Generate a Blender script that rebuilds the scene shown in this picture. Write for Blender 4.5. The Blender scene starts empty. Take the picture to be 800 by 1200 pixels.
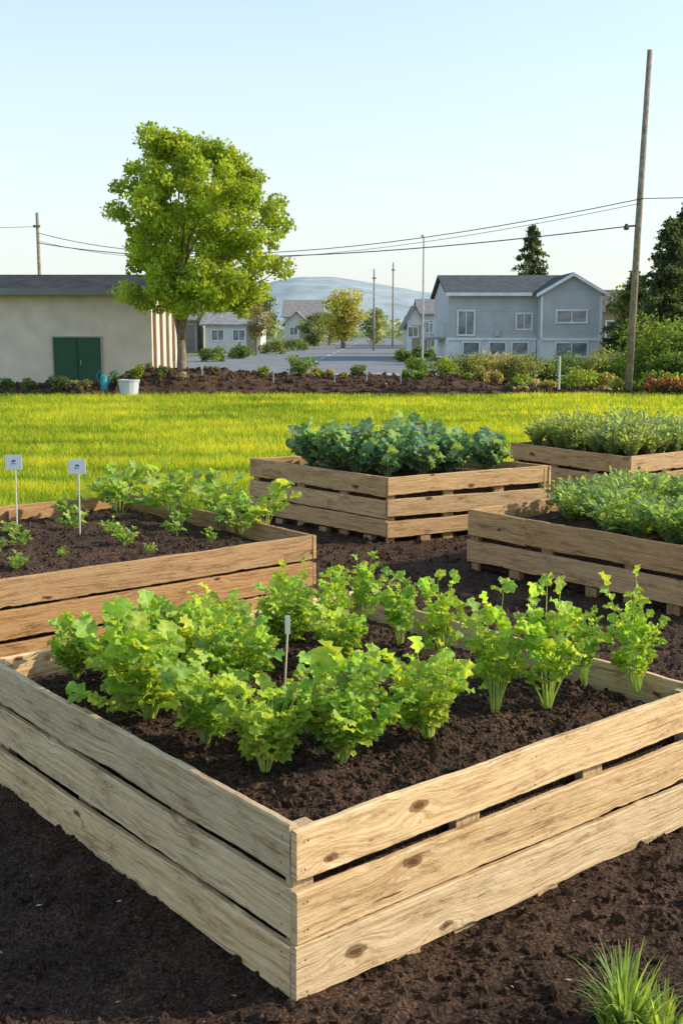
import bpy, math, random
import numpy as np
from mathutils import Vector, Matrix, noise
random.seed(7); rng=np.random.default_rng(7)
scene=bpy.context.scene
COL=scene.collection
R=random.uniform

# ------------------------------------------------------------------ materials
def newmat(name):
    m=bpy.data.materials.new(name); m.use_nodes=True
    nt=m.node_tree; nt.nodes.clear()
    out=nt.nodes.new('ShaderNodeOutputMaterial')
    return m,nt,out
def N(nt,t,**k):
    n=nt.nodes.new(t)
    for a,b in k.items(): setattr(n,a,b)
    return n
def ramp(nt,stops):
    r=N(nt,'ShaderNodeValToRGB'); e=r.color_ramp.elements
    e[0].position=stops[0][0]; e[0].color=(*stops[0][1],1)
    e[1].position=stops[-1][0]; e[1].color=(*stops[-1][1],1)
    for p,c in stops[1:-1]:
        x=e.new(p); x.color=(*c,1)
    return r
def mul(nt,a,b,fac=1.0):
    m=N(nt,'ShaderNodeMix',data_type='RGBA',blend_type='MULTIPLY'); m.inputs[0].default_value=fac
    nt.links.new(a,m.inputs[6]); nt.links.new(b,m.inputs[7]); return m.outputs[2]

def attr_mat(name,rough=.8,nscale=6,lo=.7,hi=1.15,bump=.2,bscale=40,spec=.3,siding=0,metal=0):
    m,nt,out=newmat(name); L=nt.links
    b=N(nt,'ShaderNodeBsdfPrincipled'); L.new(b.outputs[0],out.inputs[0])
    b.inputs['Roughness'].default_value=rough; b.inputs['Specular IOR Level'].default_value=spec; b.inputs['Metallic'].default_value=metal
    at=N(nt,'ShaderNodeAttribute',attribute_name='Col')
    tc=N(nt,'ShaderNodeTexCoord')
    no=N(nt,'ShaderNodeTexNoise'); no.inputs['Scale'].default_value=nscale; no.inputs['Detail'].default_value=6
    L.new(tc.outputs['Object'],no.inputs['Vector'])
    r=ramp(nt,[(.3,(lo,)*3),(.7,(hi,)*3)]); L.new(no.outputs[0],r.inputs[0])
    L.new(mul(nt,at.outputs[0],r.outputs[0]),b.inputs['Base Color'])
    n2=N(nt,'ShaderNodeTexNoise'); n2.inputs['Scale'].default_value=bscale; n2.inputs['Detail'].default_value=4
    L.new(tc.outputs['Object'],n2.inputs['Vector'])
    bu=N(nt,'ShaderNodeBump'); bu.inputs['Strength'].default_value=bump; bu.inputs['Distance'].default_value=.02
    L.new(n2.outputs[0],bu.inputs['Height'])
    if siding:
        sx=N(nt,'ShaderNodeSeparateXYZ'); L.new(tc.outputs['Object'],sx.inputs[0])
        ma=N(nt,'ShaderNodeMath',operation='MULTIPLY'); L.new(sx.outputs[2],ma.inputs[0]); ma.inputs[1].default_value=siding
        fr=N(nt,'ShaderNodeMath',operation='FRACT'); L.new(ma.outputs[0],fr.inputs[0])
        b2=N(nt,'ShaderNodeBump'); b2.inputs['Strength'].default_value=.9; b2.inputs['Distance'].default_value=.03
        L.new(fr.outputs[0],b2.inputs['Height']); L.new(bu.outputs[0],b2.inputs['Normal']); L.new(b2.outputs[0],b.inputs['Normal'])
    else: L.new(bu.outputs[0],b.inputs['Normal'])
    return m

def leaf_mat(name,trans=.35,rough=.5,nscale=25,spec=.35):
    m,nt,out=newmat(name); L=nt.links
    at=N(nt,'ShaderNodeAttribute',attribute_name='Col')
    tc=N(nt,'ShaderNodeTexCoord')
    no=N(nt,'ShaderNodeTexNoise'); no.inputs['Scale'].default_value=nscale; no.inputs['Detail'].default_value=3
    L.new(tc.outputs['Object'],no.inputs['Vector'])
    r=ramp(nt,[(.3,(.75,.8,.8)),(.7,(1.2,1.12,1.05))]); L.new(no.outputs[0],r.inputs[0])
    oi=N(nt,'ShaderNodeObjectInfo')
    r2=ramp(nt,[(0,(.82,.88,.9)),(1,(1.15,1.08,.95))]); L.new(oi.outputs['Random'],r2.inputs[0])
    c=mul(nt,mul(nt,at.outputs[0],r.outputs[0]),r2.outputs[0])
    b=N(nt,'ShaderNodeBsdfPrincipled'); b.inputs['Roughness'].default_value=rough; b.inputs['Specular IOR Level'].default_value=spec
    L.new(c,b.inputs['Base Color'])
    bu=N(nt,'ShaderNodeBump'); bu.inputs['Strength'].default_value=.7; bu.inputs['Distance'].default_value=.006
    n2=N(nt,'ShaderNodeTexNoise'); n2.inputs['Scale'].default_value=85
    L.new(tc.outputs['Object'],n2.inputs['Vector']); L.new(n2.outputs[0],bu.inputs['Height']); L.new(bu.outputs[0],b.inputs['Normal'])
    t=N(nt,'ShaderNodeBsdfTranslucent')
    k=N(nt,'ShaderNodeRGB'); k.outputs[0].default_value=(1.95,1.75,.6,1)
    L.new(mul(nt,c,k.outputs[0]),t.inputs[0])
    mx=N(nt,'ShaderNodeMixShader'); mx.inputs[0].default_value=trans
    L.new(b.outputs[0],mx.inputs[1]); L.new(t.outputs[0],mx.inputs[2]); L.new(mx.outputs[0],out.inputs[0])
    return m

def wood_mat():
    m,nt,out=newmat('pallet_wood'); L=nt.links
    b=N(nt,'ShaderNodeBsdfPrincipled'); L.new(b.outputs[0],out.inputs[0])
    b.inputs['Roughness'].default_value=.8; b.inputs['Specular IOR Level'].default_value=.18
    uv=N(nt,'ShaderNodeUVMap')
    mp0=N(nt,'ShaderNodeMapping'); mp0.inputs['Scale'].default_value=(1.6,8,1); L.new(uv.outputs[0],mp0.inputs[0])
    w=N(nt,'ShaderNodeTexNoise'); w.inputs['Scale'].default_value=1; w.inputs['Detail'].default_value=3; L.new(mp0.outputs[0],w.inputs['Vector'])
    mpk=N(nt,'ShaderNodeMapping'); mpk.inputs['Scale'].default_value=(3.1,7,1); L.new(uv.outputs[0],mpk.inputs[0])
    kn=N(nt,'ShaderNodeTexNoise'); kn.inputs['Scale'].default_value=5; L.new(mpk.outputs[0],kn.inputs['Vector'])
    kmx=N(nt,'ShaderNodeVectorMath',operation='MULTIPLY_ADD'); L.new(kn.outputs[1],kmx.inputs[0]); kmx.inputs[1].default_value=(.16,.16,0); L.new(mpk.outputs[0],kmx.inputs[2])
    vo=N(nt,'ShaderNodeTexVoronoi',voronoi_dimensions='2D'); vo.inputs['Scale'].default_value=1; L.new(kmx.outputs[0],vo.inputs['Vector'])
    # knot size varies with the cell colour
    vs=N(nt,'ShaderNodeSeparateColor'); L.new(vo.outputs['Color'],vs.inputs[0])
    ksz=N(nt,'ShaderNodeMath',operation='MULTIPLY_ADD'); L.new(vs.outputs[1],ksz.inputs[0]); ksz.inputs[1].default_value=1.6; ksz.inputs[2].default_value=.75
    kdd=N(nt,'ShaderNodeMath',operation='MULTIPLY'); L.new(vo.outputs['Distance'],kdd.inputs[0]); L.new(ksz.outputs[0],kdd.inputs[1])
    kr=ramp(nt,[(.045,(1,1,1)),(.06,(.7,.7,.7)),(.085,(.85,.85,.85)),(.12,(0,0,0))]); L.new(kdd.outputs[0],kr.inputs[0])
    gt=N(nt,'ShaderNodeMath',operation='GREATER_THAN'); gt.inputs[1].default_value=.8; L.new(vs.outputs[0],gt.inputs[0])
    kf=N(nt,'ShaderNodeMath',operation='MULTIPLY'); L.new(kr.outputs[0],kf.inputs[0]); L.new(gt.outputs[0],kf.inputs[1])
    kd=ramp(nt,[(0,(1,1,1)),(.4,(0,0,0))]); kd.color_ramp.interpolation='EASE'; L.new(vo.outputs['Distance'],kd.inputs[0])
    kd2=N(nt,'ShaderNodeMath',operation='MULTIPLY'); L.new(kd.outputs[0],kd2.inputs[0]); L.new(gt.outputs[0],kd2.inputs[1])
    sp=N(nt,'ShaderNodeSeparateXYZ'); L.new(uv.outputs[0],sp.inputs[0])
    wa=N(nt,'ShaderNodeMath',operation='MULTIPLY_ADD'); L.new(w.outputs[0],wa.inputs[0]); wa.inputs[1].default_value=.055; L.new(sp.outputs[1],wa.inputs[2])
    wb=N(nt,'ShaderNodeMath',operation='MULTIPLY_ADD'); L.new(kd2.outputs[0],wb.inputs[0]); wb.inputs[1].default_value=.035; L.new(wa.outputs[0],wb.inputs[2])
    ux=N(nt,'ShaderNodeMath',operation='MULTIPLY'); ux.inputs[1].default_value=.022; L.new(sp.outputs[0],ux.inputs[0])
    cb=N(nt,'ShaderNodeCombineXYZ'); L.new(ux.outputs[0],cb.inputs[0]); L.new(wb.outputs[0],cb.inputs[1])
    g1=N(nt,'ShaderNodeTexNoise'); g1.inputs['Scale'].default_value=105; g1.inputs['Detail'].default_value=6; g1.inputs['Roughness'].default_value=.72; L.new(cb.outputs[0],g1.inputs['Vector'])
    g2=N(nt,'ShaderNodeTexNoise'); g2.inputs['Scale'].default_value=600; g2.inputs['Detail'].default_value=3; L.new(cb.outputs[0],g2.inputs['Vector'])
    gr=ramp(nt,[(.29,(.4,.235,.115)),(.4,(.62,.42,.225)),(.5,(.79,.585,.35)),(.62,(.87,.675,.425)),(.8,(.77,.56,.33))]); L.new(g1.outputs[0],gr.inputs[0])
    g2r=ramp(nt,[(.32,(.78,.76,.74)),(.55,(1.04,1.04,1.04))]); L.new(g2.outputs[0],g2r.inputs[0])
    c=mul(nt,gr.outputs[0],g2r.outputs[0])
    mps=N(nt,'ShaderNodeMapping'); mps.inputs['Scale'].default_value=(2.6,10,1); L.new(uv.outputs[0],mps.inputs[0])
    st=N(nt,'ShaderNodeTexNoise'); st.inputs['Scale'].default_value=1.5; st.inputs['Detail'].default_value=13; st.inputs['Roughness'].default_value=.8; L.new(mps.outputs[0],st.inputs['Vector'])
    sr=ramp(nt,[(.34,(.34,.29,.26)),(.41,(.68,.62,.57)),(.475,(.95,.93,.91)),(.6,(1.06,1.05,1.04))]); L.new(st.outputs[0],sr.inputs[0])
    c=mul(nt,c,sr.outputs[0])
    mpz=N(nt,'ShaderNodeMapping'); mpz.inputs['Scale'].default_value=(14,34,1); L.new(uv.outputs[0],mpz.inputs[0])
    sz=N(nt,'ShaderNodeTexNoise'); sz.inputs['Scale'].default_value=1.5; sz.inputs['Detail'].default_value=8; sz.inputs['Roughness'].default_value=.7; L.new(mpz.outputs[0],sz.inputs['Vector'])
    szr=ramp(nt,[(.3,(.42,.34,.28)),(.375,(.95,.94,.93)),(.7,(1.05,1.04,1.03))]); L.new(sz.outputs[0],szr.inputs[0]); c=mul(nt,c,szr.outputs[0])
    mpc=N(nt,'ShaderNodeMapping'); mpc.inputs['Scale'].default_value=(4,150,1); L.new(uv.outputs[0],mpc.inputs[0])
    cr=N(nt,'ShaderNodeTexNoise'); cr.inputs['Scale'].default_value=1; cr.inputs['Detail'].default_value=3; L.new(mpc.outputs[0],cr.inputs['Vector'])
    crr=ramp(nt,[(.28,(.28,.2,.15)),(.335,(1,1,1))]); L.new(cr.outputs[0],crr.inputs[0]); c=mul(nt,c,crr.outputs[0])
    mk=N(nt,'ShaderNodeMix',data_type='RGBA'); L.new(kf.outputs[0],mk.inputs[0]); L.new(c,mk.inputs[6]); mk.inputs[7].default_value=(.15,.072,.03,1)
    at=N(nt,'ShaderNodeAttribute',attribute_name='Col')
    L.new(mul(nt,mk.outputs[2],at.outputs[0]),b.inputs['Base Color'])
    ad=N(nt,'ShaderNodeMath',operation='ADD'); L.new(g1.outputs[0],ad.inputs[0]); L.new(crr.outputs[0],ad.inputs[1])
    ad2=N(nt,'ShaderNodeMath',operation='ADD'); L.new(ad.outputs[0],ad2.inputs[0]); L.new(sz.outputs[0],ad2.inputs[1])
    bu=N(nt,'ShaderNodeBump'); bu.inputs['Strength'].default_value=.75; bu.inputs['Distance'].default_value=.005
    L.new(ad2.outputs[0],bu.inputs['Height']); L.new(bu.outputs[0],b.inputs['Normal'])
    return m

def soil_mat(name='soil',dark=1.0):
    m,nt,out=newmat(name); L=nt.links
    b=N(nt,'ShaderNodeBsdfPrincipled'); L.new(b.outputs[0],out.inputs[0]); b.inputs['Roughness'].default_value=.95; b.inputs['Specular IOR Level'].default_value=.2
    g=N(nt,'ShaderNodeNewGeometry')
    n1=N(nt,'ShaderNodeTexNoise'); n1.inputs['Scale'].default_value=3; n1.inputs['Detail'].default_value=8; n1.inputs['Roughness'].default_value=.7
    n2=N(nt,'ShaderNodeTexNoise'); n2.inputs['Scale'].default_value=110; n2.inputs['Detail'].default_value=6; n2.inputs['Roughness'].default_value=.78
    v=N(nt,'ShaderNodeTexVoronoi'); v.inputs['Scale'].default_value=80
    for n in (n1,n2,v): L.new(g.outputs['Position'],n.inputs['Vector'])
    d=dark
    r1=ramp(nt,[(.3,(.048*d,.029*d,.019*d)),(.55,(.092*d,.055*d,.036*d)),(.75,(.15*d,.091*d,.06*d))]); L.new(n1.outputs[0],r1.inputs[0])
    r2=ramp(nt,[(.38,(.28,.28,.28)),(.52,(1,1,1)),(.66,(3.2,2.9,2.6))]); L.new(n2.outputs[0],r2.inputs[0])
    L.new(mul(nt,r1.outputs[0],r2.outputs[0]),b.inputs['Base Color'])
    ad=N(nt,'ShaderNodeMath',operation='ADD'); L.new(n2.outputs[0],ad.inputs[0]); L.new(v.outputs['Distance'],ad.inputs[1])
    bu=N(nt,'ShaderNodeBump'); bu.inputs['Strength'].default_value=1; bu.inputs['Distance'].default_value=.016
    L.new(ad.outputs[0],bu.inputs['Height']); L.new(bu.outputs[0],b.inputs['Normal'])
    return m

def ground_mat(name,stops,scale,fine=30,bd=.03):
    m,nt,out=newmat(name); L=nt.links
    b=N(nt,'ShaderNodeBsdfPrincipled'); L.new(b.outputs[0],out.inputs[0]); b.inputs['Roughness'].default_value=.9; b.inputs['Specular IOR Level'].default_value=.15
    g=N(nt,'ShaderNodeNewGeometry')
    n1=N(nt,'ShaderNodeTexNoise'); n1.inputs['Scale'].default_value=scale; n1.inputs['Detail'].default_value=8; n1.inputs['Roughness'].default_value=.65
    n2=N(nt,'ShaderNodeTexNoise'); n2.inputs['Scale'].default_value=fine; n2.inputs['Detail'].default_value=4
    for n in (n1,n2): L.new(g.outputs['Position'],n.inputs['Vector'])
    r=ramp(nt,stops); L.new(n1.outputs[0],r.inputs[0])
    r2=ramp(nt,[(.3,(.75,.75,.75)),(.7,(1.15,1.15,1.15))]); L.new(n2.outputs[0],r2.inputs[0])
    L.new(mul(nt,r.outputs[0],r2.outputs[0]),b.inputs['Base Color'])
    bu=N(nt,'ShaderNodeBump'); bu.inputs['Strength'].default_value=.6; bu.inputs['Distance'].default_value=bd
    L.new(n2.outputs[0],bu.inputs['Height']); L.new(bu.outputs[0],b.inputs['Normal'])
    return m

WOOD=wood_mat(); SOIL=soil_mat()
LEAF=leaf_mat('leaf',trans=.48,rough=.5); FOL=leaf_mat('foliage',trans=.5,rough=.65,nscale=1.2,spec=.15); GRASSB=leaf_mat('grass_blade',trans=.5,rough=.6,nscale=.9,spec=.15)
PAINT=attr_mat('painted_surface',rough=.6,nscale=2,lo=.85,hi=1.08,bump=.1)
SIDING=attr_mat('lap_siding',rough=.7,nscale=1.5,lo=.88,hi=1.06,bump=.05,siding=6)
ROOFM=attr_mat('roof_shingle',rough=.95,nscale=3,lo=.7,hi=1.2,bump=.6,bscale=12,spec=.05)
BARK=attr_mat('bark',rough=.9,nscale=9,lo=.6,hi=1.3,bump=.8,bscale=25)
METAL=attr_mat('metal',rough=.45,nscale=5,lo=.85,hi=1.1,bump=.05,metal=.3)
def glass_mat():
    m,nt,out=newmat('window_glass'); b=N(nt,'ShaderNodeBsdfPrincipled'); nt.links.new(b.outputs[0],out.inputs[0])
    no=N(nt,'ShaderNodeTexNoise'); no.inputs['Scale'].default_value=1.5
    r=ramp(nt,[(.35,(.12,.13,.14)),(.65,(.3,.32,.33))]); nt.links.new(no.outputs[0],r.inputs[0]); nt.links.new(r.outputs[0],b.inputs['Base Color'])
    b.inputs['Roughness'].default_value=.08; b.inputs['Specular IOR Level'].default_value=.8
    return m
GLASS=glass_mat()

# ------------------------------------------------------------------ mesh helpers
WP={}
def link(obj,world,parent=None):
    world=Vector(world)
    COL.objects.link(obj)
    if parent is not None:
        obj.parent=parent; obj.location=world-WP[parent.name]
    else: obj.location=world
    WP[obj.name]=world
    return obj
def info(o,label,cat,group=None,kind=None):
    o['label']=label; o['category']=cat
    if group: o['group']=group
    if kind: o['kind']=kind
    return o
def empty(name,base,label,cat,group=None):
    o=bpy.data.objects.new(name,None); o.empty_display_size=.2
    link(o,base); return info(o,label,cat,group)
def mesh_from(name,V,F,C,mats,base=(0,0,0),smooth=False,uvs=None,mi=None):
    V=np.asarray(V,dtype=float)-np.asarray(base,dtype=float)
    me=bpy.data.meshes.new(name)
    me.from_pydata(V.tolist(),[],F if isinstance(F,list) else F.tolist())
    for m in mats: me.materials.append(m)
    C=np.asarray(C,dtype=np.float32)
    a=me.color_attributes.new('Col','FLOAT_COLOR','POINT')
    a.data.foreach_set('color',np.concatenate([C,np.ones((len(C),1),np.float32)],1).ravel())
    if uvs is not None:
        l=me.uv_layers.new(name='UVMap'); l.data.foreach_set('uv',np.asarray(uvs,dtype=np.float32).ravel())
    if mi is not None: me.polygons.foreach_set('material_index',mi)
    if smooth: me.polygons.foreach_set('use_smooth',[True]*len(me.polygons))
    me.update(); return me
class MB:
    def __init__(s): s.v=[];s.f=[];s.c=[];s.uv=[];s.mi=[]
    def add(s,vs,fs,col,uvs=None,mi=0):
        n=len(s.v); s.v+= [tuple(p) for p in vs]
        for i,f in enumerate(fs):
            s.f.append([n+k for k in f]); s.mi.append(mi)
            if uvs is not None: s.uv+=uvs[i]
            else: s.uv+=[(0.013*k,.02*k) for k in range(len(f))]
        if isinstance(col,list): s.c+=col
        else: s.c+=[col]*len(vs)
    def mesh(s,name,mats,base=(0,0,0),smooth=False):
        return mesh_from(name,s.v,s.f,s.c,mats,base,smooth,s.uv,s.mi)
    def build(s,name,mats,base=(0,0,0),parent=None,smooth=False):
        if not isinstance(mats,list): mats=[mats]
        return link(bpy.data.objects.new(name,s.mesh(name,mats,base,smooth)),base,parent)
    def box(s,x0,x1,y0,y1,z0,z1,col,mi=0):
        v=[(x0,y0,z0),(x1,y0,z0),(x1,y1,z0),(x0,y1,z0),(x0,y0,z1),(x1,y0,z1),(x1,y1,z1),(x0,y1,z1)]
        s.add(v,[(0,3,2,1),(4,5,6,7),(0,1,5,4),(1,2,6,5),(2,3,7,6),(3,0,4,7)],col,None,mi)
    def tube(s,pts,rad,sides,col,cap=True,mi=0):
        pts=[Vector(p) for p in pts]; vs=[];fs=[]
        for i,p in enumerate(pts):
            d=(pts[min(i+1,len(pts)-1)]-pts[max(i-1,0)]).normalized()
            a=d.cross(Vector((0,1,0)) if abs(d.y)<.9 else Vector((1,0,0))).normalized(); b=d.cross(a)
            for k in range(sides):
                t=2*math.pi*k/sides; vs.append(p+(a*math.cos(t)+b*math.sin(t))*rad[i])
        for i in range(len(pts)-1):
            for k in range(sides):
                k2=(k+1)%sides; fs.append((i*sides+k,i*sides+k2,(i+1)*sides+k2,(i+1)*sides+k))
        if cap and sides>2: fs.append(tuple(range(sides))[::-1]); fs.append(tuple((len(pts)-1)*sides+k for k in range(sides)))
        s.add(vs,fs,col,None,mi)

main=[(-.106,2.545),(1.181,3.616),(.045,4.99),(-1.25,3.945)]
b2=[(-2.0,4.91),(-.145,6.43),(-1.51,8.1),(-3.37,6.58)]
b3=[(.354,8.63),(1.707,9.35),(.57,10.57),(-.785,9.85)]
b4=[(.852,7.68),(2.055,6.21),(3.37,7.285),(2.168,8.756)]
b5=[(2.53,10.0),(3.85,11.08),(2.97,12.32),(1.654,11.24)]
def bank(x,y):
    x=np.asarray(x,float);y=np.asarray(y,float); d=np.full(x.shape,9.); dm=d.copy()
    for q in (main,b2,b3,b4,b5):
        for i in range(4):
            ax,ay=q[i];bx,by=q[(i+1)%4]; dx,dy=bx-ax,by-ay; t=np.clip(((x-ax)*dx+(y-ay)*dy)/(dx*dx+dy*dy),0,1)
            dd=np.hypot(x-ax-t*dx,y-ay-t*dy); d=np.minimum(d,dd)
            if q is main and i==3: dm=np.minimum(dm,dd)
    return -.012*np.exp(-(d/.05)**2)+.024*np.exp(-(dm/.1)**2)
def nz(x,y,z=0): return noise.noise(Vector((x,y,z)))
def gh(x,y):
    a=1 if y<8 else max(.35,1-(y-8)*.15)
    return a*(.024*nz(x*1.1,y*1.1)+.018*nz(x*4,y*4,3)+.015*nz(x*11,y*11,7)+.013*nz(x*26,y*26,9)+.006*nz(x*55,y*55,2))-.006

def ico():
    t=(1+5**.5)/2
    v=np.array([(-1,t,0),(1,t,0),(-1,-t,0),(1,-t,0),(0,-1,t),(0,1,t),(0,-1,-t),(0,1,-t),(t,0,-1),(t,0,1),(-t,0,-1),(-t,0,1)],float)
    v/=np.linalg.norm(v[0])
    f=np.array([(0,11,5),(0,5,1),(0,1,7),(0,7,10),(0,10,11),(1,5,9),(5,11,4),(11,10,2),(10,7,6),(7,1,8),(3,9,4),(3,4,2),(3,2,6),(3,6,8),(3,8,9),(4,9,5),(2,4,11),(6,2,10),(8,6,7),(9,8,1)])
    return v,f
IV,IF=ico()
def clods(P,size):
    n=len(P)
    sc=size[:,None,None]*rng.uniform(.55,1.25,(n,1,3))
    V=IV[None]*sc*rng.uniform(.7,1.3,(n,12,1))+P[:,None,:]
    F=IF[None]+ (np.arange(n)*12)[:,None,None]
    return V.reshape(-1,3),F.reshape(-1,3)

# ------------------------------------------------------------------ raised beds
T=.022
def plank(mb,p0,p1,z0,z1,nrm,col,t=T):
    p0=Vector((p0[0],p0[1]));p1=Vector((p1[0],p1[1])); d=p1-p0; L=d.length; n=max(6,int(L/.012)); d.normalize()
    c=.0035; so=R(0,99); vo=R(0,99)
    cs=[(0,z0+c),(c,z0),(t-c,z0),(t,z0+c),(t,z1-c),(t-c,z1),(c,z1),(0,z1-c)]
    per=[0]
    for k in range(8):
        a=cs[k];b=cs[(k+1)%8]; per.append(per[-1]+math.hypot(a[0]-b[0],a[1]-b[1]))
    off=R(-.003,.003); sl=R(-.012,.012)
    vs=[];fs=[];uvs=[]
    for i in range(n+1):
        s=i/n*L; dt=.005*nz(so+s*3,1)+.002*nz(so+s*14,1)+.001*nz(so+s*50,2); db=.007*nz(so+s*3,5)+.003*nz(so+s*14,5)+.0015*nz(so+s*50,3); bo=off+.006*nz(so+s*1.5,9)
        ch=max(0,nz(so+s*9,20)-.3)*.028; ch2=max(0,nz(so+s*9,30)-.3)*.028
        for k,(a,z) in enumerate(cs):
            zz=z+(dt if k>=4 else db)+sl*(i/n-.5)
            if k in (6,7): zz-=ch
            if k in (0,1): zz+=ch2
            q=p0+d*s+nrm*(a+bo)
            vs.append((q.x,q.y,zz))
    for i in range(n):
        for k in range(8):
            k2=(k+1)%8
            fs.append((i*8+k,i*8+k2,(i+1)*8+k2,(i+1)*8+k))
            u0=so+i/n*L;u1=so+(i+1)/n*L
            uvs.append([(u0,vo+per[k]),(u0,vo+per[k+1]),(u1,vo+per[k+1]),(u1,vo+per[k])])
    fs.append(tuple(range(8))[::-1]); uvs.append([(so+.1*cs[k][0],vo+cs[k][1]) for k in reversed(range(8))])
    fs.append(tuple(n*8+k for k in range(8))); uvs.append([(so+.1*cs[k][0],vo+cs[k][1]) for k in range(8)])
    mb.add(vs,fs,col,uvs)

def nail(mb,q,nrm,z):
    r=.003; s=Vector((-nrm.y,nrm.x)); c=[]
    for k in range(6):
        a=k*math.pi/3; w=q+s*r*math.cos(a)-nrm*.0085; c.append((w.x,w.y,z+r*math.sin(a)))
    mb.add(c,[tuple(range(6))],(.12,.1,.09))

def bed(corners,h,rows,tint,label,splits={},soil_drop=.075,res=.03,clodn=0,irr=.004):
    Cn=[Vector(c) for c in corners]; base=(Cn[0].x,Cn[0].y,0)
    top=empty('raised_garden_bed',base,label,'garden bed','wooden raised beds of the vegetable garden')
    cen=sum(Cn,Vector((0,0)))/4
    for i in range(4):
        a=Cn[i];b=Cn[(i+1)%4]; d=(b-a).normalized(); nr=Vector((-d.y,d.x)); L=(b-a).length
        mb=MB()
        for j,(z0,z1) in enumerate(rows):
            g=R(.86,1.08); w=R(-.05,.05)
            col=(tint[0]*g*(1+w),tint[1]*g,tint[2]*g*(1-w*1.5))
            e=b-d*(T+.003); last=j==len(rows)-1
            if (i,j) in splits:
                f=splits[(i,j)]; m=a+(b-a)*f
                plank(mb,a,m-d*.002,z0,z1,nr,col); g=R(.8,1.05)
                plank(mb,m+d*.002,e,z0+.002,z1-.001,nr,tuple(x*g/.95 for x in col))
            else: plank(mb,a-d*R(0,.004),e,z0+R(-irr,irr*1.5),z1+(R(-.002,.002) if last else R(-irr*1.5,irr*.6)),nr,col)
            for s in (.025,L*.5,L-.05):
                for zz in (z0+.03,z1-.03): nail(mb,a+d*(s+R(-.008,.008)),nr,zz+R(-.006,.006))
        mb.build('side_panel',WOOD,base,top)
        ss=[.045,L*.36+R(-.04,.04),L*.68+R(-.04,.04)]
        for j,s in enumerate(ss):
            mb=MB(); w=.045 if j else .03
            c0=a+d*(s-w)+nr*(T+.009); dd=d*2*w; nn=nr*.03
            q=[c0,c0+dd,c0+dd+nn,c0+nn]; z0,z1=-.03,(h-.012 if j==0 else h-.03)
            vs=[(p.x,p.y,z) for z in (z0,z1) for p in q]; u=R(0,50)
            fs=[(0,1,5,4),(1,2,6,5),(2,3,7,6),(3,0,4,7),(4,5,6,7)]
            uvs=[[(u,u),(u,u+2*w),(u+h,u+2*w),(u+h,u)] for _ in fs]
            mb.add(vs,fs,tuple(x*.8 for x in tint),uvs)
            mb.build('corner_post' if j==0 else 'support_post',WOOD,base,top)
        for s in (L*.22,L*.55,L*.86):
            mb=MB(); c0=a+d*(s-.04)+nr*.006; dd=d*.085; nn=nr*.06; q=[c0,c0+dd,c0+dd+nn,c0+nn]; u=R(0,50)
            z0,z1=-.07,rows[0][0]-.006; vs=[(p.x,p.y,z) for z in (z0,z1) for p in q]
            fs=[(0,1,5,4),(1,2,6,5),(2,3,7,6),(3,0,4,7),(4,5,6,7)]
            mb.add(vs,fs,tuple(x*.7 for x in tint),[[(u,u),(u,u+.08),(u+.08,u+.08),(u+.08,u)] for _ in fs]); mb.build('foot_block',WOOD,base,top)
    I=[c+(cen-c).normalized()*.088 for c in Cn]
    nu=max(8,int((I[1]-I[0]).length/res)); nv=max(8,int((I[3]-I[0]).length/res))
    zt=h-soil_drop
    def P(u,v):
        q=(I[0]*(1-u)+I[1]*u)*(1-v)+(I[3]*(1-u)+I[2]*u)*v
        e=min(u,1-u,v,1-v); m=min(1,e*5)
        z=zt-.02*(1-m)+.018*m+.022*nz(q.x*4,q.y*4,2)+.018*nz(q.x*12,q.y*12)+.013*nz(q.x*27,q.y*27)
        return (q.x,q.y,z)
    V=[P(i/nu,j/nv) for j in range(nv+1) for i in range(nu+1)]
    F=[(j*(nu+1)+i,j*(nu+1)+i+1,(j+1)*(nu+1)+i+1,(j+1)*(nu+1)+i) for j in range(nv) for i in range(nu)]
    ring=[i for i in range(nu+1)]+[j*(nu+1)+nu for j in range(1,nv+1)]+[nv*(nu+1)+i for i in range(nu-1,-1,-1)]+[j*(nu+1) for j in range(nv-1,0,-1)]
    n0=len(V); V+=[(V[k][0],V[k][1],.0) for k in ring]
    m=len(ring)
    F+=[(ring[(k+1)%m],ring[k],n0+k,n0+(k+1)%m) for k in range(m)]
    if clodn:
        pts=np.array([P(R(.02,.98),R(.02,.98)) for _ in range(clodn)])
        sz=.003+.012*rng.random(clodn)**3
        cv,cf=clods(pts,sz); n0=len(V); V=V+cv.tolist(); F=F+(cf+n0).tolist()
    me=mesh_from('soil',V,F,np.ones((len(V),3)),[SOIL],base)
    link(bpy.data.objects.new('soil',me),base,top)
    return I,zt

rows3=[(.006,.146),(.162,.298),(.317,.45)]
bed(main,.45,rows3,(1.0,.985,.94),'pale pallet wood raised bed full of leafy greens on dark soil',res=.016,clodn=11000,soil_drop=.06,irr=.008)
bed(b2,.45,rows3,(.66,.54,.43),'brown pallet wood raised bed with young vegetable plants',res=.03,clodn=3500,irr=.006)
r5=[(.03,.165),(.185,.325),(.35,.5)]
bed(b3,.5,r5,(.84,.74,.62),'pallet wood raised bed filled with blue-green kale',res=.06,clodn=500,irr=.009)
bed(b4,.4,[(.05,.2),(.225,.4)],(.78,.67,.55),'low pallet wood raised bed with herbs and jointed top board',splits={(0,1):.27},res=.05,clodn=900)
bed(b5,.5,r5,(.76,.67,.56),'pallet wood raised bed of grey-green herbs near the lawn',res=.07,clodn=300,irr=.007)

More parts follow.
